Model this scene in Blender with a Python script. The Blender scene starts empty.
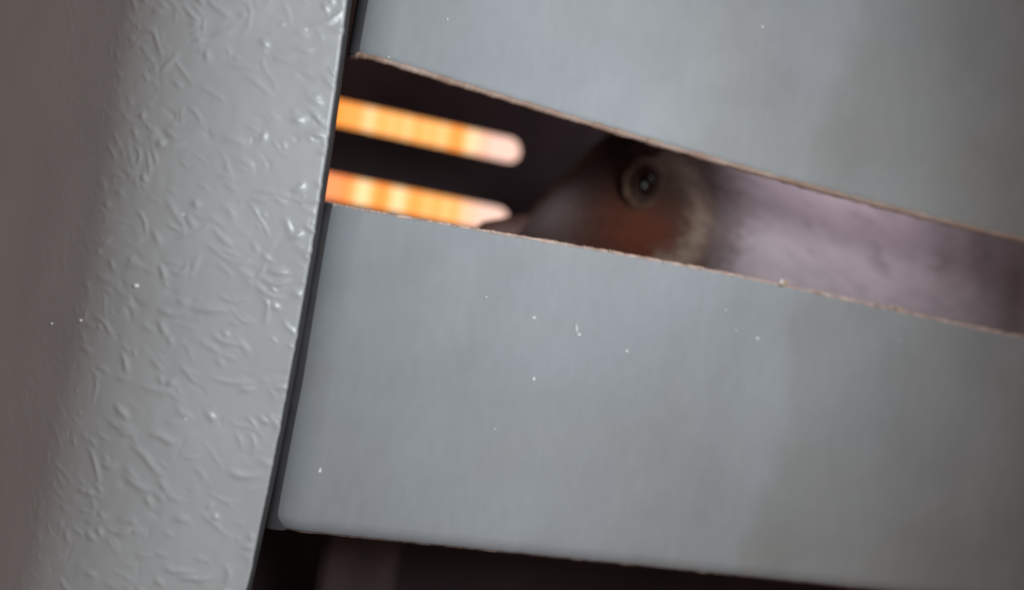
import bpy, bmesh, math, random
import numpy as np
from mathutils import Vector, Matrix, noise

S = bpy.context.scene
COL = S.collection
MM = 0.001                      # everything below is measured in millimetres

# ------------------------------------------------------------------ camera
YAW, ROLL, DIST = math.radians(13), math.radians(10), 125 * MM
cam = bpy.data.cameras.new('camera')
cam.sensor_width = 36.0
cam.lens = 36.0 * 804 / 1024
cam.clip_start, cam.clip_end = 0.004, 20
fwd = Vector((math.sin(YAW), math.cos(YAW), 0))
rgt = Vector((math.cos(YAW), -math.sin(YAW), 0))
up = Vector((0, 0, 1))
ir = rgt * math.cos(ROLL) + up * math.sin(ROLL)
iu = up * math.cos(ROLL) - rgt * math.sin(ROLL)
co = bpy.data.objects.new('camera', cam)
co.matrix_world = Matrix(((ir.x, iu.x, -fwd.x, -fwd.x * DIST), (ir.y, iu.y, -fwd.y, -fwd.y * DIST),
                          (ir.z, iu.z, -fwd.z, -fwd.z * DIST), (0, 0, 0, 1)))
COL.objects.link(co)
S.camera = co
cam.dof.use_dof = True
cam.dof.focus_distance = 0.119
cam.dof.aperture_fstop = 5.6

# ------------------------------------------------------------------ light
W = bpy.data.worlds.new('World')
S.world = W
W.use_nodes = True
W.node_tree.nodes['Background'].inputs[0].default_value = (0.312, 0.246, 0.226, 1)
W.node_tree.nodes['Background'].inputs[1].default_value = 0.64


def lamp(name, kind, loc, aim, power, color, **kw):
    l = bpy.data.lights.new(name, kind)
    l.energy, l.color = power, color
    for k, v in kw.items():
        setattr(l, k, v)
    o = bpy.data.objects.new(name, l)
    o.location = Vector(loc) * MM
    o.rotation_euler = (Vector(aim) - Vector(loc)).to_track_quat('-Z', 'Y').to_euler()
    COL.objects.link(o)
    return o


lamp('room_lamp', 'SPOT', (52, -182, 62), (-46, 0, -6), 1.70, (0.87, 0.96, 1.0),
     spot_size=math.radians(96), spot_blend=1.0, shadow_soft_size=0.040)
lamp('bird_fill', 'POINT', (70, 7, 60), (70, 30, 10), 0.046, (0.95, 0.92, 1.0), shadow_soft_size=0.010)  # added fill without a visible source, brightens the bird
lamp('rear_fill', 'POINT', (-34, 52, 62), (0, 60, 10), 0.0042, (1.0, 0.72, 0.62), shadow_soft_size=0.006)  # added dim warm fill, lifts the dark rear of the box

S.view_settings.view_transform = 'Standard'
S.view_settings.look = 'None'
S.view_settings.gamma = 1
S.view_settings.exposure = 0
S.render.engine = 'CYCLES'
S.cycles.filter_width = 2.0


# ------------------------------------------------------------------ materials
def mat(name, color, rough=0.5, spec=0.5, metal=0.0, var=0.0, scale=200.0, bump=0.0, bscale=900.0, tint=None):
    m = bpy.data.materials.new(name)
    m.use_nodes = True
    nt = m.node_tree
    b = nt.nodes['Principled BSDF']
    b.inputs['Roughness'].default_value = rough
    b.inputs['Specular IOR Level'].default_value = spec
    b.inputs['Metallic'].default_value = metal
    tc = nt.nodes.new('ShaderNodeTexCoord')
    if var:
        n = nt.nodes.new('ShaderNodeTexNoise')
        n.inputs['Scale'].default_value = scale
        n.inputs['Detail'].default_value = 5
        nt.links.new(tc.outputs['Object'], n.inputs['Vector'])
        r = nt.nodes.new('ShaderNodeValToRGB')
        c2 = tint or tuple(c * (1 + var) for c in color)
        r.color_ramp.elements[0].position = 0.3
        r.color_ramp.elements[1].position = 0.7
        r.color_ramp.elements[0].color = tuple(c * (1 - var) for c in color) + (1,)
        r.color_ramp.elements[1].color = tuple(c2) + (1,)
        nt.links.new(n.outputs['Fac'], r.inputs[0])
        nt.links.new(r.outputs[0], b.inputs['Base Color'])
    else:
        b.inputs['Base Color'].default_value = tuple(color) + (1,)
    if bump:
        n2 = nt.nodes.new('ShaderNodeTexNoise')
        n2.inputs['Scale'].default_value = bscale
        n2.inputs['Detail'].default_value = 3
        nt.links.new(tc.outputs['Object'], n2.inputs['Vector'])
        bp = nt.nodes.new('ShaderNodeBump')
        bp.inputs['Strength'].default_value = bump
        bp.inputs['Distance'].default_value = 0.0002
        nt.links.new(n2.outputs['Fac'], bp.inputs['Height'])
        nt.links.new(bp.outputs[0], b.inputs['Normal'])
    return m




def slat_paint():
    """Grey satin paint with lap bands, cloudy smudges, fine grime and uneven sheen."""
    m = mat('grey_satin_paint', (0.275, 0.293, 0.318), 0.5, 0.35, bump=0.06, bscale=500)
    nt = m.node_tree
    b = nt.nodes['Principled BSDF']
    tc = [n for n in nt.nodes if n.bl_idname == 'ShaderNodeTexCoord'][0]
    def layer(scale, detail, lo, hi, p0=0.3, p1=0.7, dist=0.0):
        mp = nt.nodes.new('ShaderNodeMapping')
        mp.inputs['Scale'].default_value = scale
        nt.links.new(tc.outputs['Object'], mp.inputs[0])
        n = nt.nodes.new('ShaderNodeTexNoise')
        n.inputs['Scale'].default_value = 1
        n.inputs['Detail'].default_value = detail
        n.inputs['Distortion'].default_value = dist
        nt.links.new(mp.outputs[0], n.inputs['Vector'])
        r = nt.nodes.new('ShaderNodeMapRange')
        r.inputs['From Min'].default_value, r.inputs['From Max'].default_value = p0, p1
        r.inputs['To Min'].default_value, r.inputs['To Max'].default_value = lo, hi
        nt.links.new(n.outputs['Fac'], r.inputs['Value'])
        return r.outputs[0]
    bands = layer((38, 1, 3), 2, 0.90, 1.08)              # vertical lap marks
    cloud = layer((55, 55, 40), 6, 0.92, 1.06, dist=0.6)   # handled, smudged paint
    fine = layer((700, 700, 260), 4, 0.965, 1.03)
    m1 = nt.nodes.new('ShaderNodeMath'); m1.operation = 'MULTIPLY'
    m2 = nt.nodes.new('ShaderNodeMath'); m2.operation = 'MULTIPLY'
    nt.links.new(bands, m1.inputs[0]); nt.links.new(cloud, m1.inputs[1])
    nt.links.new(m1.outputs[0], m2.inputs[0]); nt.links.new(fine, m2.inputs[1])
    v = nt.nodes.new('ShaderNodeVectorMath'); v.operation = 'SCALE'
    # warm grime stains over the cool grey
    mx = nt.nodes.new('ShaderNodeMix'); mx.data_type = 'RGBA'
    mx.inputs['A'].default_value = (0.282, 0.294, 0.312, 1)
    mx.inputs['B'].default_value = (0.262, 0.252, 0.232, 1)
    nt.links.new(layer((26, 26, 34), 5, 0.0, 0.42, 0.42, 0.72, 0.8), mx.inputs['Factor'])
    nt.links.new(mx.outputs['Result'], v.inputs[0])
    nt.links.new(m2.outputs[0], v.inputs['Scale'])
    # a slightly darker, warmer tone covers the right-hand length with a ragged upright edge
    sx = nt.nodes.new('ShaderNodeSeparateXYZ')
    nt.links.new(tc.outputs['Object'], sx.inputs[0])
    ad = nt.nodes.new('ShaderNodeMath'); ad.operation = 'ADD'
    nt.links.new(sx.outputs['X'], ad.inputs[0])
    nt.links.new(layer((20, 20, 60), 4, -0.003, 0.003), ad.inputs[1])
    tonal = nt.nodes.new('ShaderNodeMapRange')
    tonal.inputs['From Min'].default_value, tonal.inputs['From Max'].default_value = 0.078, 0.0815
    nt.links.new(ad.outputs[0], tonal.inputs['Value'])
    step_mix = nt.nodes.new('ShaderNodeMix'); step_mix.data_type = 'RGBA'; step_mix.blend_type = 'MULTIPLY'
    nt.links.new(tonal.outputs[0], step_mix.inputs['Factor'])
    nt.links.new(v.outputs[0], step_mix.inputs['A'])
    step_mix.inputs['B'].default_value = (0.93, 0.905, 0.86, 1)
    nt.links.new(step_mix.outputs['Result'], b.inputs['Base Color'])
    nt.links.new(layer((48, 48, 48), 5, 0.44, 0.62), b.inputs['Roughness'])
    return m


M_SLAT = slat_paint()
M_POST = mat('grey_embossed_paint', (0.372, 0.378, 0.380), 0.31, 0.55, var=0.06, scale=60, bump=0.06, bscale=700)
M_EDGE = mat('bare_edge_with_glow', (0.44, 0.27, 0.21), 0.5, 0.5, var=0.4, scale=500, bump=0.3, bscale=3000, tint=(0.68, 0.49, 0.41))  # bare metal, with the orange glow put into its colour
M_LIP = mat('worn_lip_with_glow', (0.35, 0.205, 0.145), 0.55, 0.3, var=0.25, scale=160, bump=0.1, bscale=1500, tint=(0.42, 0.315, 0.265))  # worn lip, with warm light from the glow put into its colour
M_SHADE = mat('charcoal_shade', (0.04, 0.038, 0.04), 0.7, 0.3, var=0.2, scale=300)  # dark colour that stands for shade along the post and slat joint
M_CHIP = mat('pale_grit', (0.78, 0.78, 0.76), 0.6, 0.4, var=0.15, scale=2000)
M_GRIT = mat('tan_grit', (0.50, 0.38, 0.28), 0.7, 0.3, var=0.3, scale=2000)
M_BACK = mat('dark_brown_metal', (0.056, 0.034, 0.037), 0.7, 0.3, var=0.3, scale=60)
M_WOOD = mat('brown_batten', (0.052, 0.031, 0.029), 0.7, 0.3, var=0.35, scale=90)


def feather_mat():
    m = bpy.data.materials.new('plumage')
    m.use_nodes = True
    nt = m.node_tree
    b = nt.nodes['Principled BSDF']
    b.inputs['Roughness'].default_value = 0.75
    b.inputs['Specular IOR Level'].default_value = 0.2
    a = nt.nodes.new('ShaderNodeVertexColor')
    a.layer_name = 'plumage_colour'
    nt.links.new(a.outputs['Color'], b.inputs['Base Color'])
    return m


M_FEATHER = feather_mat()
M_BEAK = mat('horn_beak', (0.105, 0.050, 0.040), 0.5, 0.4, var=0.25, scale=300)
M_RING = mat('bare_eye_skin', (0.080, 0.044, 0.029), 0.8, 0.15, var=0.45, scale=600)
M_EYE = mat('wet_dark_eye', (0.010, 0.004, 0.002), 0.22, 0.17)
M_IRIS = mat('brown_iris', (0.030, 0.012, 0.006), 0.5, 0.1, var=0.3, scale=900)


def glow_mat(name, seed, deep):
    m = bpy.data.materials.new(name)
    m.use_nodes = True
    nt = m.node_tree
    nt.nodes.remove(nt.nodes['Principled BSDF'])
    e = nt.nodes.new('ShaderNodeEmission')
    tc = nt.nodes.new('ShaderNodeTexCoord')
    mp = nt.nodes.new('ShaderNodeMapping')
    mp.inputs['Scale'].default_value = (230, 3, 25)
    mp.inputs['Location'].default_value = (seed, 0, 0)
    n = nt.nodes.new('ShaderNodeTexNoise')
    n.noise_dimensions = '1D'
    n.inputs['Scale'].default_value = 1.0
    n.inputs['Detail'].default_value = 0.0
    nt.links.new(tc.outputs['Object'], mp.inputs[0])
    sw = nt.nodes.new('ShaderNodeSeparateXYZ')
    nt.links.new(mp.outputs[0], sw.inputs[0])
    nt.links.new(sw.outputs['X'], n.inputs['W'])
    r = nt.nodes.new('ShaderNodeValToRGB')
    cr = r.color_ramp
    cr.elements[0].position, cr.elements[0].color = 0.16, (1.0, 0.30, 0.06, 1)
    cr.elements[1].position, cr.elements[1].color = 0.80, (1.0, 0.62, 0.32, 1)
    el = cr.elements.new(0.48)
    el.color = (1.0, 0.42, 0.115, 1)
    nt.links.new(n.outputs['Fac'], r.inputs[0])
    # the far end of each strip glows a paler, pinkish white
    sx = nt.nodes.new('ShaderNodeSeparateXYZ')
    nt.links.new(tc.outputs['Object'], sx.inputs[0])
    mr = nt.nodes.new('ShaderNodeMapRange')
    mr.inputs['From Min'].default_value = 0.0435
    mr.inputs['From Max'].default_value = 0.0505
    nt.links.new(sx.outputs['X'], mr.inputs['Value'])
    mx = nt.nodes.new('ShaderNodeMix')
    mx.data_type = 'RGBA'
    nt.links.new(mr.outputs[0], mx.inputs['Factor'])
    nt.links.new(r.outputs[0], mx.inputs['A'])
    mx.inputs['B'].default_value = (0.86, 0.54, 0.44, 1)
    ml = nt.nodes.new('ShaderNodeMapRange')            # the near end burns a deeper orange
    ml.inputs['From Min'].default_value = 0.0145
    ml.inputs['From Max'].default_value = 0.0195
    ml.inputs['To Min'].default_value = 0.85
    ml.inputs['To Max'].default_value = 0.0
    nt.links.new(sx.outputs['X'], ml.inputs['Value'])
    m3 = nt.nodes.new('ShaderNodeMix')
    m3.data_type = 'RGBA'
    nt.links.new(ml.outputs[0], m3.inputs['Factor'])
    nt.links.new(mx.outputs['Result'], m3.inputs['A'])
    m3.inputs['B'].default_value = tuple(deep) + (1,)
    nt.links.new(m3.outputs['Result'], e.inputs['Color'])
    e.inputs['Strength'].default_value = 1.45
    nt.links.new(e.outputs[0], nt.nodes['Material Output'].inputs[0])
    return m


# ------------------------------------------------------------------ helpers
def mesh_obj(name, verts, faces, material, parent=None, smooth=True, kind=None):
    me = bpy.data.meshes.new(name)
    me.from_pydata([tuple(v) for v in verts], [], faces)
    me.materials.append(material)
    me.update()
    if smooth:
        me.polygons.foreach_set('use_smooth', [True] * len(me.polygons))
    o = bpy.data.objects.new(name, me)
    COL.objects.link(o)
    if parent:
        o.parent = parent
    if kind:
        o['kind'] = kind
    return o


def thing(name, loc, label, category, group=None):
    o = bpy.data.objects.new(name, None)
    o.empty_display_size = 0.01
    o.location = Vector(loc) * MM
    COL.objects.link(o)
    o['label'], o['category'] = label, category
    if group:
        o['group'] = group
    return o


def grid_faces(nu, nv, close_u=False):
    f = []
    for i in range(nu - (0 if close_u else 1)):
        i2 = (i + 1) % nu
        for j in range(nv - 1):
            f.append((i * nv + j, i2 * nv + j, i2 * nv + j + 1, i * nv + j + 1))
    return f


def box(name, a, b, material, parent=None, kind=None):
    x0, y0, z0 = (c * MM for c in a)
    x1, y1, z1 = (c * MM for c in b)
    v = [(x0, y0, z0), (x1, y0, z0), (x1, y1, z0), (x0, y1, z0), (x0, y0, z1), (x1, y0, z1), (x1, y1, z1), (x0, y1, z1)]
    f = [(3, 2, 1, 0), (4, 5, 6, 7), (0, 1, 5, 4), (1, 2, 6, 5), (2, 3, 7, 6), (3, 0, 4, 7)]
    return mesh_obj(name, v, f, material, parent, smooth=False, kind=kind)


def pebble(name, rng, sx, sy, sz, material, parent, loc, rz=0.0):
    bm = bmesh.new()
    bmesh.ops.create_icosphere(bm, subdivisions=1, radius=1)
    for v in bm.verts:
        k = 1 + rng.uniform(-0.35, 0.3)
        x, y, z = v.co.x * sx * k, v.co.y * sy * k, v.co.z * sz * k
        v.co = (math.cos(rz) * x - math.sin(rz) * z, y, math.sin(rz) * x + math.cos(rz) * z)
        v.co *= MM
    me = bpy.data.meshes.new(name)
    bm.to_mesh(me)
    bm.free()
    me.materials.append(material)
    o = bpy.data.objects.new(name, me)
    o.location = Vector(loc) * MM
    o.parent = parent
    COL.objects.link(o)
    return o


# ------------------------------------------------------------------ setting: dark box behind the slats
BACK_Y, SLOT_R, SLOT_END = 75.0, 3.1, 10.2
SLOT_Z = (35.6, 18.0)


def rear_wall():
    """Rear wall with two long round-ended slots cut through it, built around the slots."""
    x0, x1, z0, z1 = -50.0, 240.0, -95.0, 78.0
    xs = -46.0                               # left end of the slots, hidden behind the post
    bm = bmesh.new()
    def loop(zc):
        pts = []
        for k in range(13):
            a = -math.pi / 2 + math.pi * k / 12
            pts.append((SLOT_END + math.cos(a) * SLOT_R, zc + math.sin(a) * SLOT_R))
        pts.append((xs, zc + SLOT_R))
        pts.append((xs, zc - SLOT_R))
        return pts
    edges = []
    for pts in [[(x0, z0), (x1, z0), (x1, z1), (x0, z1)]] + [loop(z) for z in SLOT_Z]:
        vs = [bm.verts.new((x * MM, BACK_Y * MM, z * MM)) for x, z in pts]
        edges += [bm.edges.new((vs[i], vs[(i + 1) % len(vs)])) for i in range(len(vs))]
    bmesh.ops.triangle_fill(bm, use_beauty=True, use_dissolve=False, edges=edges)
    r = bmesh.ops.extrude_face_region(bm, geom=bm.faces[:])
    for v in [g for g in r['geom'] if isinstance(g, bmesh.types.BMVert)]:
        v.co.y += 1.5 * MM
    bmesh.ops.recalc_face_normals(bm, faces=bm.faces[:])
    me = bpy.data.meshes.new('rear_wall')
    bm.to_mesh(me)
    bm.free()
    me.materials.append(M_BACK)
    o = bpy.data.objects.new('rear_wall', me)
    o['kind'] = 'structure'
    COL.objects.link(o)


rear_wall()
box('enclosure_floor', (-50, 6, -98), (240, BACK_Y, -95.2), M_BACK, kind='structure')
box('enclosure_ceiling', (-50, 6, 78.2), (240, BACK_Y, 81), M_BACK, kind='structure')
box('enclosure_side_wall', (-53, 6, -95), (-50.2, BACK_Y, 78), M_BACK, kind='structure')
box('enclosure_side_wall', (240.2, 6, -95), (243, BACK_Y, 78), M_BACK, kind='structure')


def added_glow_strip(zc, seed, deep, label):
    """Round-ended bulging strip, added to glow like light coming through the slot."""
    t = thing('added_glow_strip', (-44, BACK_Y + 2.2, zc), label, 'light', 'orange glow behind the rear wall slots')
    L, R = SLOT_END + 44, SLOT_R + 0.6
    verts, faces = [], []
    nx, na = 60, 17
    for i in range(nx):
        x = (L + R) * i / (nx - 1)
        rr = R if x <= L else math.sqrt(max(R * R - (x - L) ** 2, 1e-4))
        for j in range(na):
            a = math.pi * j / (na - 1)
            verts.append((x * MM, (1.6 - 1.4 * math.sin(a) * rr / R) * MM, -math.cos(a) * rr * MM))
    faces = grid_faces(nx, na)
    mesh_obj('glow_face', verts, faces, glow_mat('orange_glow', seed, deep), t)
    b = box('backing', (0, 1.9, -R), (L + R * 0.3, 3.2, R), M_BACK, t)


added_glow_strip(SLOT_Z[0], 3.1, (0.95, 0.30, 0.05), 'upper of two round-ended slots glowing orange in dark gap')
added_glow_strip(SLOT_Z[1], 8.7, (0.95, 0.26, 0.10), 'lower slot glowing orange, partly hidden by bird beak and slat edge')

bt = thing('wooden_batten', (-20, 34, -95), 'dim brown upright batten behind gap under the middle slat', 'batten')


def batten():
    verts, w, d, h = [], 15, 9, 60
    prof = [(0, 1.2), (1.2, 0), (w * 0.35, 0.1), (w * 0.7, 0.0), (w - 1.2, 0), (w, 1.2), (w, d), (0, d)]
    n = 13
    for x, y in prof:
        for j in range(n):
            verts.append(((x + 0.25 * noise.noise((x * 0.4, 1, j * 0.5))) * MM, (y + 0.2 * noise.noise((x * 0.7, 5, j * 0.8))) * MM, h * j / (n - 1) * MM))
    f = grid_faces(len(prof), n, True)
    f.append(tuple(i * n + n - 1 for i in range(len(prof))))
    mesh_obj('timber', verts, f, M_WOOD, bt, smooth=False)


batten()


# ------------------------------------------------------------------ embossed post on the left
def post():
    t = thing('frame_post', (-48, 6, -80), 'rounded grey post with embossed wrinkled paint left of the slats', 'post')
    rng = np.random.default_rng(11)
    z0, z1, n_z = -80.0, 72.0, 900
    # profile in (x, front) from the right-hand return, round the corner, over the face and round to the left
    prof = []
    for k in range(5):
        prof.append((-30.7, -4 + 2.9 * k))
    R = 0.4
    for k in range(1, 11):
        a = math.pi / 2 * k / 10
        prof.append((-30.7 - R + R * math.cos(a), 7.6 + 0.3 + R * math.sin(a)))
    x, y, a, ds = prof[-1][0], prof[-1][1], 0.0, 0.16
    s = 0.0
    while s < 96:
        s += ds
        k = 1 / 160 if s < 9.0 else (1 / 29 if a < math.radians(53) else 0.0)
        a += ds * k
        x -= ds * math.cos(a)
        y -= ds * math.sin(a)
        prof.append((x, y))
    P = np.array(prof)
    seg = np.hypot(*np.diff(P, axis=0).T)
    arc = np.concatenate([[0], np.cumsum(seg)])
    Tn = np.gradient(P, axis=0)
    Tn /= np.linalg.norm(Tn, axis=1)[:, None]
    Nn = np.stack([Tn[:, 1], -Tn[:, 0]], 1)        # outward: toward the viewer on the face
    if Nn[60, 1] < 0:
        Nn = -Nn
    zz = np.linspace(z0, z1, n_z)
    A, Z = np.meshgrid(arc, zz, indexing='ij')
    H = np.zeros_like(A)
    face0 = arc[14]
    # short wandering raised wrinkles
    n_strokes = 1750
    for q in range(n_strokes):
        c_a, c_z = rng.uniform(face0 - 0.5, min(arc[-1], 72.0)), rng.uniform(z0 + 3, z1 - 3)
        m = rng.random()
        if m < 0.62:
            ang = math.radians(rng.normal(-27, 14))
        elif m < 0.92:
            ang = math.radians(rng.normal(4, 12))
        else:
            ang = math.radians(rng.uniform(50, 120))
        L = float(np.clip(rng.lognormal(0.70, 0.65), 0.25, 6.5))
        wdt = rng.uniform(0.13, 0.36)
        hgt = rng.uniform(0.06, 0.17) * wdt / 0.2 * (1.0 if rng.random() < 0.78 else -0.8)
        curv = rng.normal(0, 0.16)
        npt = max(4, int(L / 0.28))
        pa, pz = c_a, c_z
        pts = []
        for k in range(npt):
            pts.append((pa, pz))
            ang += curv * 0.28 + rng.normal(0, 0.13)
            pa -= math.cos(ang) * L / npt      # arc runs leftward, so minus = to the right
            pz += math.sin(ang) * L / npt
        pts = np.array(pts)
        i0, i1 = np.searchsorted(arc, [pts[:, 0].min() - 0.9, pts[:, 0].max() + 0.9])
        j0, j1 = np.searchsorted(zz, [pts[:, 1].min() - 0.9, pts[:, 1].max() + 0.9])
        if i1 <= i0 or j1 <= j0:
            continue
        a_, z_ = A[i0:i1, j0:j1], Z[i0:i1, j0:j1]
        best = np.zeros_like(a_)
        for k, (qa, qz) in enumerate(pts):
            tap = math.sin(math.pi * (k + 0.6) / (npt + 0.2)) ** 0.6
            best = np.maximum(best, tap * np.exp(-((a_ - qa) ** 2 + (z_ - qz) ** 2) / (2 * wdt * wdt)))
        if hgt > 0:
            H[i0:i1, j0:j1] = np.maximum(H[i0:i1, j0:j1], hgt * best)
        else:
            H[i0:i1, j0:j1] += hgt * 0.7 * best
    # broad orange-peel swell
    for q in range(70):
        ka, kz, ph = rng.normal(0, 1.3), rng.normal(0, 1.3), rng.uniform(0, 6.28)
        H += 0.0022 * np.cos(ka * A + kz * Z + ph)
    H *= np.clip((A - face0 + 3.0) / 3.0, 0, 1) * np.clip(1.25 - (A - face0 - 15) / 20, 0.18, 1)
    bow = -1.2 * ((Z + 10) / 46) ** 2
    X = P[:, 0][:, None] + Nn[:, 0][:, None] * H + bow
    Y = P[:, 1][:, None] + Nn[:, 1][:, None] * H
    verts = np.stack([(X + 48) * MM, (-Y - 6) * MM, (Z + 80) * MM], -1).reshape(-1, 3)
    nu, nv = A.shape
    i, j = np.meshgrid(np.arange(nu - 1), np.arange(nv - 1), indexing='ij')
    a0 = (i * nv + j).ravel()
    quads = np.stack([a0, a0 + 1, a0 + nv + 1, a0 + nv], 1)
    me = bpy.data.meshes.new('post_shell')
    me.vertices.add(len(verts))
    me.vertices.foreach_set('co', verts.ravel())
    me.loops.add(quads.size)
    me.loops.foreach_set('vertex_index', quads.ravel())
    me.polygons.add(len(quads))
    me.polygons.foreach_set('loop_start', np.arange(0, quads.size, 4))
    me.polygons.foreach_set('use_smooth', np.ones(len(quads), bool))
    me.update(calc_edges=True)
    me.validate()
    me.materials.append(M_POST)
    o = bpy.data.objects.new('post_shell', me)
    o.parent = t
    COL.objects.link(o)
    # added dark strip between post and slat ends, standing for the shade there
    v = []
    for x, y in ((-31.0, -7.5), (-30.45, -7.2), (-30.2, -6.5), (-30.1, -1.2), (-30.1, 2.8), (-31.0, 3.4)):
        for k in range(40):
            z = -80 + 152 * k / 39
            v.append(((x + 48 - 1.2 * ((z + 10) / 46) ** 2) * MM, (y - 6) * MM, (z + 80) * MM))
    mesh_obj('shade_strip', v, grid_faces(6, 40), M_SHADE, t)
    r = random.Random(4)
    # specks of grit stuck in the paint: (x along the front, height)
    for x, z, s in SPECKS:
        d = np.abs(P[:, 0] - x) + (arc < face0) * 99
        k = int(np.argmin(d))
        pebble('paint_chip', r, 0.30 * s, 0.16 * s, 0.22 * s, M_CHIP, t, (x + 48, -(P[k, 1] + 0.05) - 6, z + 80))


SPECKS = [(-52.6, -7.6, 1.5), (-66.5, 16.5, 1.0), (-66.0, -16.0, 0.9), (-60.2, -14.0, 0.9), (-36.5, 30.5, 1.0), (-48.0, 3.0, 0.7), (-43, -24, 0.7)]
post()


# ------------------------------------------------------------------ slats
def slat(name, label, top, bottom, seed, hem_top, hem_bottom, chips, grit, edge_w):
    """Sheet-metal slat; top(x) and bottom(x) give its edges, hems curl its edges away from the viewer."""
    x_a, x_b = -30.6, 150.0
    zc = bottom(0)
    t = thing(name, (x_a, 0, zc), label, 'slat', 'grey metal slats')
    rng = random.Random(seed)
    nx = 360
    th = 1.3

    def hem(h):
        rad, ang, tail = h
        out = []
        for k in range(1, 9):
            a = math.radians(ang) * k / 8
            out.append((rad * math.sin(a), rad * (1 - math.cos(a))))
        e = out[-1]
        a = math.radians(ang)
        if tail > 0:
            out.append((e[0] + tail * math.cos(a), e[1] + tail * math.sin(a)))
        return out

    hb, ht = hem(hem_bottom), hem(hem_top)
    rows = []
    n_flat = 26
    for i in range(nx):
        f = i / (nx - 1)
        x = x_a + 7.0 * (1 - math.cos(math.pi / 2 * i / 24)) if i < 24 else x_a + 7.0 + (x_b - x_a - 7.0) * (i - 24) / (nx - 25)
        jb = 0.09 * noise.noise((x * 0.5, seed, 0)) + 0.03 * noise.noise((x * 1.9, seed, 3))
        jt = 0.09 * noise.noise((x * 0.6, seed, 7)) + 0.05 * noise.noise((x * 2.2, seed, 9))
        zb, zt = bottom(x) + jb, top(x) + jt
        fb, ft = zb + hb[-1][0], zt - ht[-1][0]      # limits of the flat face
        col = []
        for q in reversed(hb):
            col.append((fb - q[0], q[1]))
        for k in range(n_flat):
            col.append((fb + (ft - fb) * k / (n_flat - 1), 0.0))
        for q in ht:
            col.append((ft + q[0], q[1]))
        dl = max(0.0, 6.5 - (x - x_a))                  # left end curled back to darken it beside the post
        curl = 0.6 * (6.5 - math.sqrt(max(0.0, 6.5 ** 2 - dl ** 2)))
        sag = 0.0
        out = []
        for z, y in col:
            warp = 0.16 * noise.noise((x * 0.028, seed * 1.7, z * 0.05)) + 0.05 * noise.noise((x * 0.12, seed, z * 0.14))
            out.append((x, y + warp + curl, z))
        rows.append(out)
    nv = len(rows[0])
    front = [p for r in rows for p in r]
    back = []
    for r in rows:
        for k, p in enumerate(r):
            a, b = r[max(k - 1, 0)], r[min(k + 1, nv - 1)]
            dz, dy = b[2] - a[2], b[1] - a[1]
            l = math.hypot(dz, dy) or 1
            back.append((p[0], p[1] + th * dz / l, p[2] - th * dy / l))
    n = len(front)
    verts = [((x - x_a) * MM, y * MM, (z - zc) * MM) for x, y, z in front + back]
    F = grid_faces(nx, nv)
    faces = list(F) + [tuple(n + i for i in reversed(f)) for f in F]
    for i in range(nx - 1):
        a, b = i * nv, (i + 1) * nv
        faces.append((a, n + a, n + b, b))
        a, b = i * nv + nv - 1, (i + 1) * nv + nv - 1
        faces.append((a, b, n + b, n + a))
    for k in range(nv - 1):
        faces.append((k, k + 1, n + k + 1, n + k))
        a = (nx - 1) * nv + k
        faces.append((a, n + a, n + a + 1, a + 1))
    o = mesh_obj('sheet', verts, faces, M_SLAT, t)
    # dark strip added over the left end in place of the post's shadow
    end_shade_v = []
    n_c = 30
    end_shade_prof = [(-0.2, 3.6), (-0.1, 2.4), (0.4, 1.7), (1.0, 1.4), (2.2, 1.40), (2.9, 1.6), (3.2, 2.2)]
    for cx, cy in end_shade_prof:
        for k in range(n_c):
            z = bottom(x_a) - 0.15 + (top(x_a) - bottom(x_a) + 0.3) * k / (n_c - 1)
            end_shade_v.append(((cx + 0.12 * noise.noise((seed, cx, z * 0.2))) * MM, cy * MM, (z - zc) * MM))
    mesh_obj('end_shade', end_shade_v, grid_faces(len(end_shade_prof), n_c), M_SHADE, t)
    # worn coppery burr along both cut edges; orange glow is part of its colour
    for which, idx, sgn in (('top', nv - 1, 1), ('bottom', 0, -1)):
        bv = []
        m = 900
        for i in range(m):
            f = (i / (m - 1)) * (nx - 1)
            i0 = min(int(f), nx - 2)
            w = f - i0
            p = Vector(rows[i0][idx]).lerp(Vector(rows[i0 + 1][idx]), w)
            x = p.x
            r_ = 0.17 + 0.09 * noise.noise((x * 0.35, seed, 21 + sgn)) + (0.03 if edge_w[which] > 2 else 0.07) * noise.noise((x * 1.6, seed, 31 + sgn))
            r_ = max(0.035, r_) * edge_w[which]
            for k in range(8):
                a = 2 * math.pi * k / 8
                bv.append(((x - x_a) * MM, (p.y + 0.30 + r_ * 1.3 * math.cos(a)) * MM, (p.z - zc + r_ * math.sin(a)) * MM))
        fcs = []
        for i in range(m - 1):
            for k in range(8):
                k2 = (k + 1) % 8
                fcs.append((i * 8 + k, i * 8 + k2, (i + 1) * 8 + k2, (i + 1) * 8 + k))
        mesh_obj('worn_edge', bv, fcs, M_LIP if edge_w[which] > 2 else M_EDGE, t)
    for (x, z, sx, sz, rz) in chips:
        pebble('paint_chip', rng, sx, 0.09, sz, M_CHIP, t, (x - x_a, -0.10, z - zc), rz)
    for (x, z, s) in grit:
        for q in range(5):
            pebble('grit_crumb', rng, s * rng.uniform(0.22, 0.5), s * 0.3, s * rng.uniform(0.18, 0.36), M_GRIT if q else M_CHIP, t,
                   (x - x_a + rng.uniform(-1.1, 1.1) * s, rng.uniform(-0.25, 0.5), z - zc + rng.uniform(-0.15, 0.35) * s))
    return t


def up_bottom(x):
    return 26.0 + 5.4 * max(0.0, (88 - x) / 118) ** 1.7


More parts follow.
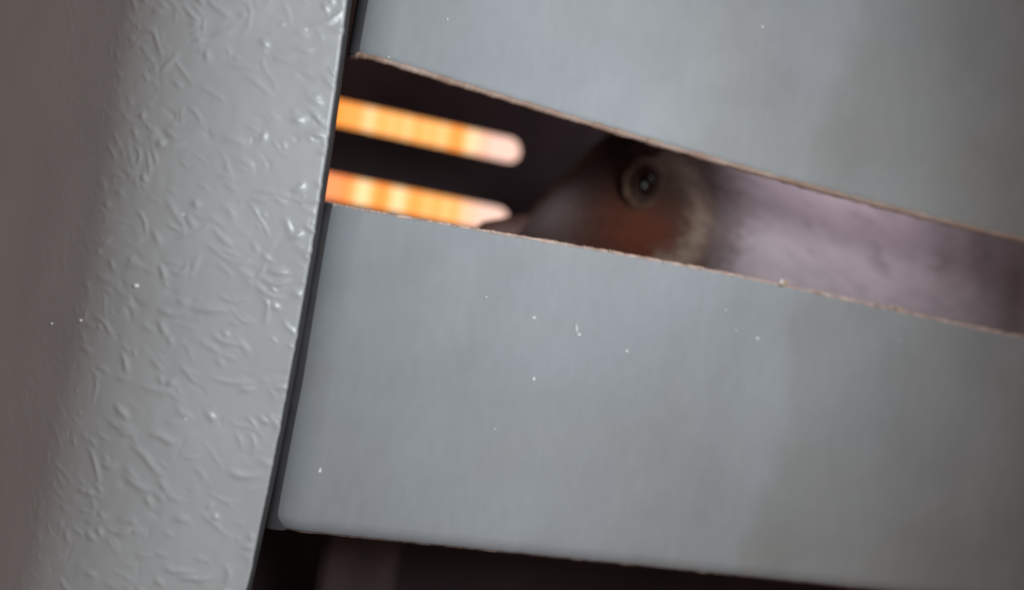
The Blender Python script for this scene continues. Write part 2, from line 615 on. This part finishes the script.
slat('metal_slat', 'upper grey metal slat with bowed lower edge above the bird', lambda x: 77.0, up_bottom, 3,
     (2.0, 60, 0.3), (2.4, 24, 0.2),
     [(33.8, 50.7, 0.24, 0.2, 0), (-17.3, 39.2, 0.2, 0.12, 0.3), (60, 41, 0.14, 0.1, 0)],
     [(-24.5, 31.4, 0.5), (11.0, 28.6, 0.4)], {'top': 1.0, 'bottom': 3.2})
slat('metal_slat', 'middle grey metal slat with white specks below the bird', lambda x: 9.1 + 0.5 * math.sin(x * 0.05), lambda x: -40.4, 8,
     (0.8, 35, 0.1), (3.6, 42, 0.4),
     [(4.1, -2.9, 0.34, 0.22, 0.1), (5.8, -12.4, 0.28, 0.26, 0), (11.9, -4.3, 0.3, 0.28, 0.4), (11.2, -3.2, 0.14, 0.9, 0.35), (20.3, -5.7, 0.24, 0.24, 0),
      (42.7, 0.0, 0.32, 0.26, 0), (-24.2, -30.6, 0.22, 0.42, 0), (36.1, 3.7, 0.34, 0.12, -0.3), (38.5, 0.6, 0.26, 0.1, 0), (-4, -1, 0.2, 0.14, 0.5), (1, -21, 0.18, 0.1, 0), (70, 4, 0.2, 0.14, 0.3)],
     [(44.4, 9.6, 1.7), (68.1, 9.2, 1.4), (23.5, 9.3, 0.5), (54.0, 9.3, 0.45), (5.5, 9.4, 0.4), (85, 8.7, 0.5), (15, 9.6, 0.45), (31, 9.5, 0.4), (36, 9.4, 0.5), (50, 9.4, 0.5), (61, 9.2, 0.5), (-12, 9.0, 0.4), (-20, 8.9, 0.5), (76, 8.9, 0.4)], {'top': 1.95, 'bottom': 0.9})


# ------------------------------------------------------------------ bird
BIRD_Y = 34.0
#        x    z_mid  half_h half_w  y_mid
RINGS = [(6.0, 10.5, 3.6, 3.2, 34.0), (8.0, 10.0, 6.2, 5.0, 34.0), (11.0, 10.6, 10.0, 7.0, 34.0), (15.0, 12.5, 13.6, 9.2, 34.0),
         (20.0, 15.5, 17.8, 11.4, 34.0), (26.0, 17.5, 20.8, 13.2, 34.0), (33.0, 18.2, 22.6, 14.4, 34.0), (41.0, 17.0, 24.0, 15.4, 35.0),
         (50.0, 13.0, 27.5, 18.0, 36.5), (60.0, 7.0, 33.5, 22.5, 39.5), (72.0, 1.0, 40.0, 27.5, 43.0), (88.0, -3.0, 44.0, 29.5, 45.5), (108.0, -4.0, 46.0, 25.5, 47.5),
         (130.0, -3.0, 46.0, 17.0, 49.5), (155.0, -3.0, 38.0, 12.0, 50.0), (180.0, -3.0, 20.0, 8.5, 50.0), (205.0, 0.0, 12.0, 7.0, 48.0), (225.0, 1.0, 3.0, 3.0, 48.0)]
RG = np.array(RINGS)


def catmull(xs, ys, x):
    i = int(np.clip(np.searchsorted(xs, x) - 1, 0, len(xs) - 2))
    x0, x1 = xs[i], xs[i + 1]
    m0 = (ys[i + 1] - ys[i - 1]) / (xs[i + 1] - xs[i - 1]) if i > 0 else (ys[1] - ys[0]) / (x1 - x0)
    m1 = (ys[i + 2] - ys[i]) / (xs[i + 2] - xs[i]) if i < len(xs) - 2 else (ys[-1] - ys[-2]) / (x1 - x0)
    h = x1 - x0
    t = (x - x0) / h
    return (2 * t ** 3 - 3 * t * t + 1) * ys[i] + (t ** 3 - 2 * t * t + t) * h * m0 + (-2 * t ** 3 + 3 * t * t) * ys[i + 1] + (t ** 3 - t * t) * h * m1


def ring(x):
    return [catmull(RG[:, 0], RG[:, k], x) for k in range(1, 5)]


def skin(x, a):
    """a = 0 faces the viewer, a = pi/2 is the crown."""
    zc, h, w, yc = ring(x)
    ca, sa = math.cos(a), math.sin(a)
    lump = 0.7 * noise.noise((x * 0.09, a * 2.2, 4)) * min(1.0, max(0, (x - 40) / 30)) * 0.7
    # socket dip round the eye
    return Vector((x, yc - (w + lump) * ca, zc + (h + lump) * sa))


EYE = (26.0, 24.8)


def plume(x, z, j=0.0):
    g = lambda cx, cz, sx, sz: math.exp(-((x - cx) / sx) ** 2 - ((z - cz) / sz) ** 2)
    def mixc(c, d, f):
        f = max(0.0, min(1.0, f))
        return [a + (b - a) * f for a, b in zip(c, d)]
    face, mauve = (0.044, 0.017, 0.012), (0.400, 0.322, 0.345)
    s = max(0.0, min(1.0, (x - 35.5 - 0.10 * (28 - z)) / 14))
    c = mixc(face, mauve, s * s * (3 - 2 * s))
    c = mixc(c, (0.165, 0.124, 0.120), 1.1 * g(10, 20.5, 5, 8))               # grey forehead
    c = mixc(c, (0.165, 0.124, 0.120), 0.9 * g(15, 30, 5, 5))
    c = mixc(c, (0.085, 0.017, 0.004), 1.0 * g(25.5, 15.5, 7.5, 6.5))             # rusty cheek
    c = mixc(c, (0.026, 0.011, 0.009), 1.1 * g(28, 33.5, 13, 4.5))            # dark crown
    r = math.hypot(x - 26.5, z - 19.5)
    if x > 28:
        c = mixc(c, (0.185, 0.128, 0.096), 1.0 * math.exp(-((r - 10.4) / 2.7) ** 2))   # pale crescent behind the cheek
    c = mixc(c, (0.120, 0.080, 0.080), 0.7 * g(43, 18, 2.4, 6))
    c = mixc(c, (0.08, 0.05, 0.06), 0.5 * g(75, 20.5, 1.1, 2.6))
    k = 1 + j
    return [a * k for a in c] + [1.0]


def bird():
    t = thing('bird', (100, 47, -48), 'mauve-grey bird with dark eye and rusty cheek peering between the slats', 'bird')
    org = Vector((100, 47, -48))
    xs = np.concatenate([np.linspace(6, 60, 90), np.linspace(61.5, 225, 90)])
    na = 96
    verts, cols = [], []
    for x in xs:
        for k in range(na):
            p = skin(float(x), 2 * math.pi * k / na)
            verts.append((p - org) * MM)
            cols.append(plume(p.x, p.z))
    faces = []
    for i in range(len(xs) - 1):
        for k in range(na):
            k2 = (k + 1) % na
            faces.append((i * na + k, i * na + k2, (i + 1) * na + k2, (i + 1) * na + k))
    faces.append(tuple(range(na - 1, -1, -1)))
    faces.append(tuple((len(xs) - 1) * na + k for k in range(na)))
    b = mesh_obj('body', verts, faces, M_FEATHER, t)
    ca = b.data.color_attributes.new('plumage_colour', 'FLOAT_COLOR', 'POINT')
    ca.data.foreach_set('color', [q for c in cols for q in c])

    # overlapping contour feathers, lying back from the beak
    rng = random.Random(7)
    fv, ff, fc = [], [], []
    count = 0
    def feather(x, a, L, wd, lift):
        p0 = skin(x, a)
        dx = skin(x + 0.6, a) - skin(x - 0.6, a)
        da = skin(x, a + 0.03) - skin(x, a - 0.03)
        T = dx.normalized()
        Nn = da.cross(dx).normalized()
        zc, h, w, yc = ring(x)
        if Nn.dot(p0 - Vector((x, yc, zc))) < 0:
            Nn = -Nn
        T = (T + da.normalized() * rng.gauss(-0.15, 0.16)).normalized()
        B = Nn.cross(T)
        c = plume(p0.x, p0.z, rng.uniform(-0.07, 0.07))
        base = len(fv)
        prof = ((0.0, 0.35), (0.3, 0.85), (0.62, 1.0), (0.86, 0.72), (1.0, 0.22))
        for f, ww in prof:
            q = p0 + T * (L * f) + Nn * (lift * f - 0.15 * L * f * f * 0.3)
            for s in (-1, 0, 1):
                v = q + B * (s * wd * ww) + Nn * ((0.10 * wd if s == 0 else 0.0) + 0.05)
                fv.append((v - org) * MM)
                kk = 1.0 - 0.05 * (f > 0.9)
                fc.append([c[0] * kk, c[1] * kk, c[2] * kk, 1])
        for i in range(len(prof) - 1):
            for s in range(2):
                q = base + i * 3 + s
                ff.append((q, q + 1, q + 4, q + 3))
    x = 9.0
    while x < 175:
        size = 1.7 if x < 20 else (2.2 if x < 36 else (3.0 if x < 50 else 4.2))
        zc, h, w, yc = ring(x)
        per = 2 * math.pi * math.sqrt((h * h + w * w) / 2)
        n = int(per / (size * 0.62))
        for k in range(n):
            a = 2 * math.pi * (k + rng.uniform(-0.4, 0.4)) / n
            p = skin(x, a)
            if p.z < -12 or math.cos(a) < -0.35:
                continue
            if math.hypot((p.x - EYE[0]) / 4.3, (p.z - EYE[1]) / 5.3) < 1.2 and math.cos(a) > 0:
                continue
            xx = x + rng.uniform(-0.4, 0.4) * size * 0.5
            L = size * rng.uniform(1.1, 1.6)
            if math.cos(a) > 0 and abs(p.z - EYE[1]) < 5 and xx < EYE[0] < xx + L + 5:
                continue
            feather(xx, a, L, size * rng.uniform(0.34, 0.46), size * rng.uniform(0.01, 0.05))
        x += size * 0.36
    o = mesh_obj('plumage', fv, ff, M_FEATHER, t, kind='stuff')
    ca = o.data.color_attributes.new('plumage_colour', 'FLOAT_COLOR', 'POINT')
    ca.data.foreach_set('color', [q for c in fc for q in c])

    # eye: ball, iris ring, skin ring, pupil
    ex, ez = EYE
    zc, h, w, yc = ring(ex)
    sa = (ez - zc) / h
    ey = yc - w * math.sqrt(1 - sa * sa)
    def ball(name, rx, ry, rz, cy, material, parent):
        bm = bmesh.new()
        bmesh.ops.create_uvsphere(bm, u_segments=36, v_segments=22, radius=1)
        for v in bm.verts:
            v.co = (v.co.x * rx * MM, v.co.y * ry * MM, v.co.z * rz * MM)
        me = bpy.data.meshes.new(name)
        bm.to_mesh(me)
        bm.free()
        me.materials.append(material)
        me.polygons.foreach_set('use_smooth', [True] * len(me.polygons))
        q = bpy.data.objects.new(name, me)
        COL.objects.link(q)
        q.location = Vector((ex + 0.4, ey + cy, ez)) * MM - org * MM
        q.parent = parent
        return q
    def torus(name, rx, rz, mr, md, cy, material, parent, off=Vector((0, 0, 0))):
        v, f = [], []
        nu, nw = 48, 12
        for i in range(nu):
            a = 2 * math.pi * i / nu
            for k in range(nw):
                c = 2 * math.pi * k / nw
                rr = 1 + (mr / rx) * math.cos(c) * (1 + 0.10 * noise.noise((math.cos(a) * 2, math.sin(a) * 2, 1)))
                v.append((math.cos(a) * rx * rr * MM, -md * math.sin(c) * MM, math.sin(a) * rz * rr * MM))
        for i in range(nu):
            i2 = (i + 1) % nu
            for k in range(nw):
                k2 = (k + 1) % nw
                f.append((i * nw + k, i2 * nw + k, i2 * nw + k2, i * nw + k2))
        q = mesh_obj(name, v, f, material, parent)
        q.location = off
        return q
    eye = ball('eye', 2.8, 2.3, 3.7, 0.6, M_EYE, t)
    torus('eye_ring', 3.3, 3.95, 1.0, 0.6, 0, M_RING, eye, Vector((-0.4, -1.2, 0.1)) * MM)
    torus('iris', 2.15, 2.9, 0.5, 0.15, 0, M_IRIS, eye, Vector((0, -1.9, 0)) * MM)

    # beak: upper and lower mandible
    def mandible(name, pts):
        v, f = [], []
        n = 16
        for (x, z, hh, ww) in pts:
            for k in range(n):
                a = 2 * math.pi * k / n
                v.append((Vector((x, 34 - ww * math.cos(a), z + hh * math.sin(a))) - org) * MM)
        for i in range(len(pts) - 1):
            for k in range(n):
                k2 = (k + 1) % n
                f.append((i * n + k, i * n + k2, (i + 1) * n + k2, (i + 1) * n + k))
        f.append(tuple(range(n)))
        f.append(tuple((len(pts) - 1) * n + k for k in range(n)))
        return mesh_obj(name, v, f, M_BEAK, t)
    mandible('upper_beak', [(-3.2, 8.2, 0.4, 0.4), (-2.4, 9.6, 1.5, 1.0), (-0.5, 10.9, 2.4, 1.7), (2.5, 11.6, 2.8, 2.2), (5.5, 12.2, 3.4, 2.9), (8.0, 12.6, 3.8, 3.6), (11, 12.6, 3.6, 3.6)])
    mandible('lower_beak', [(-1.8, 7.6, 0.3, 0.5), (0, 7.6, 0.9, 1.2), (3, 7.8, 1.4, 1.9), (7, 8.0, 2.2, 2.9), (11, 8.0, 2.6, 3.2)])


bird()
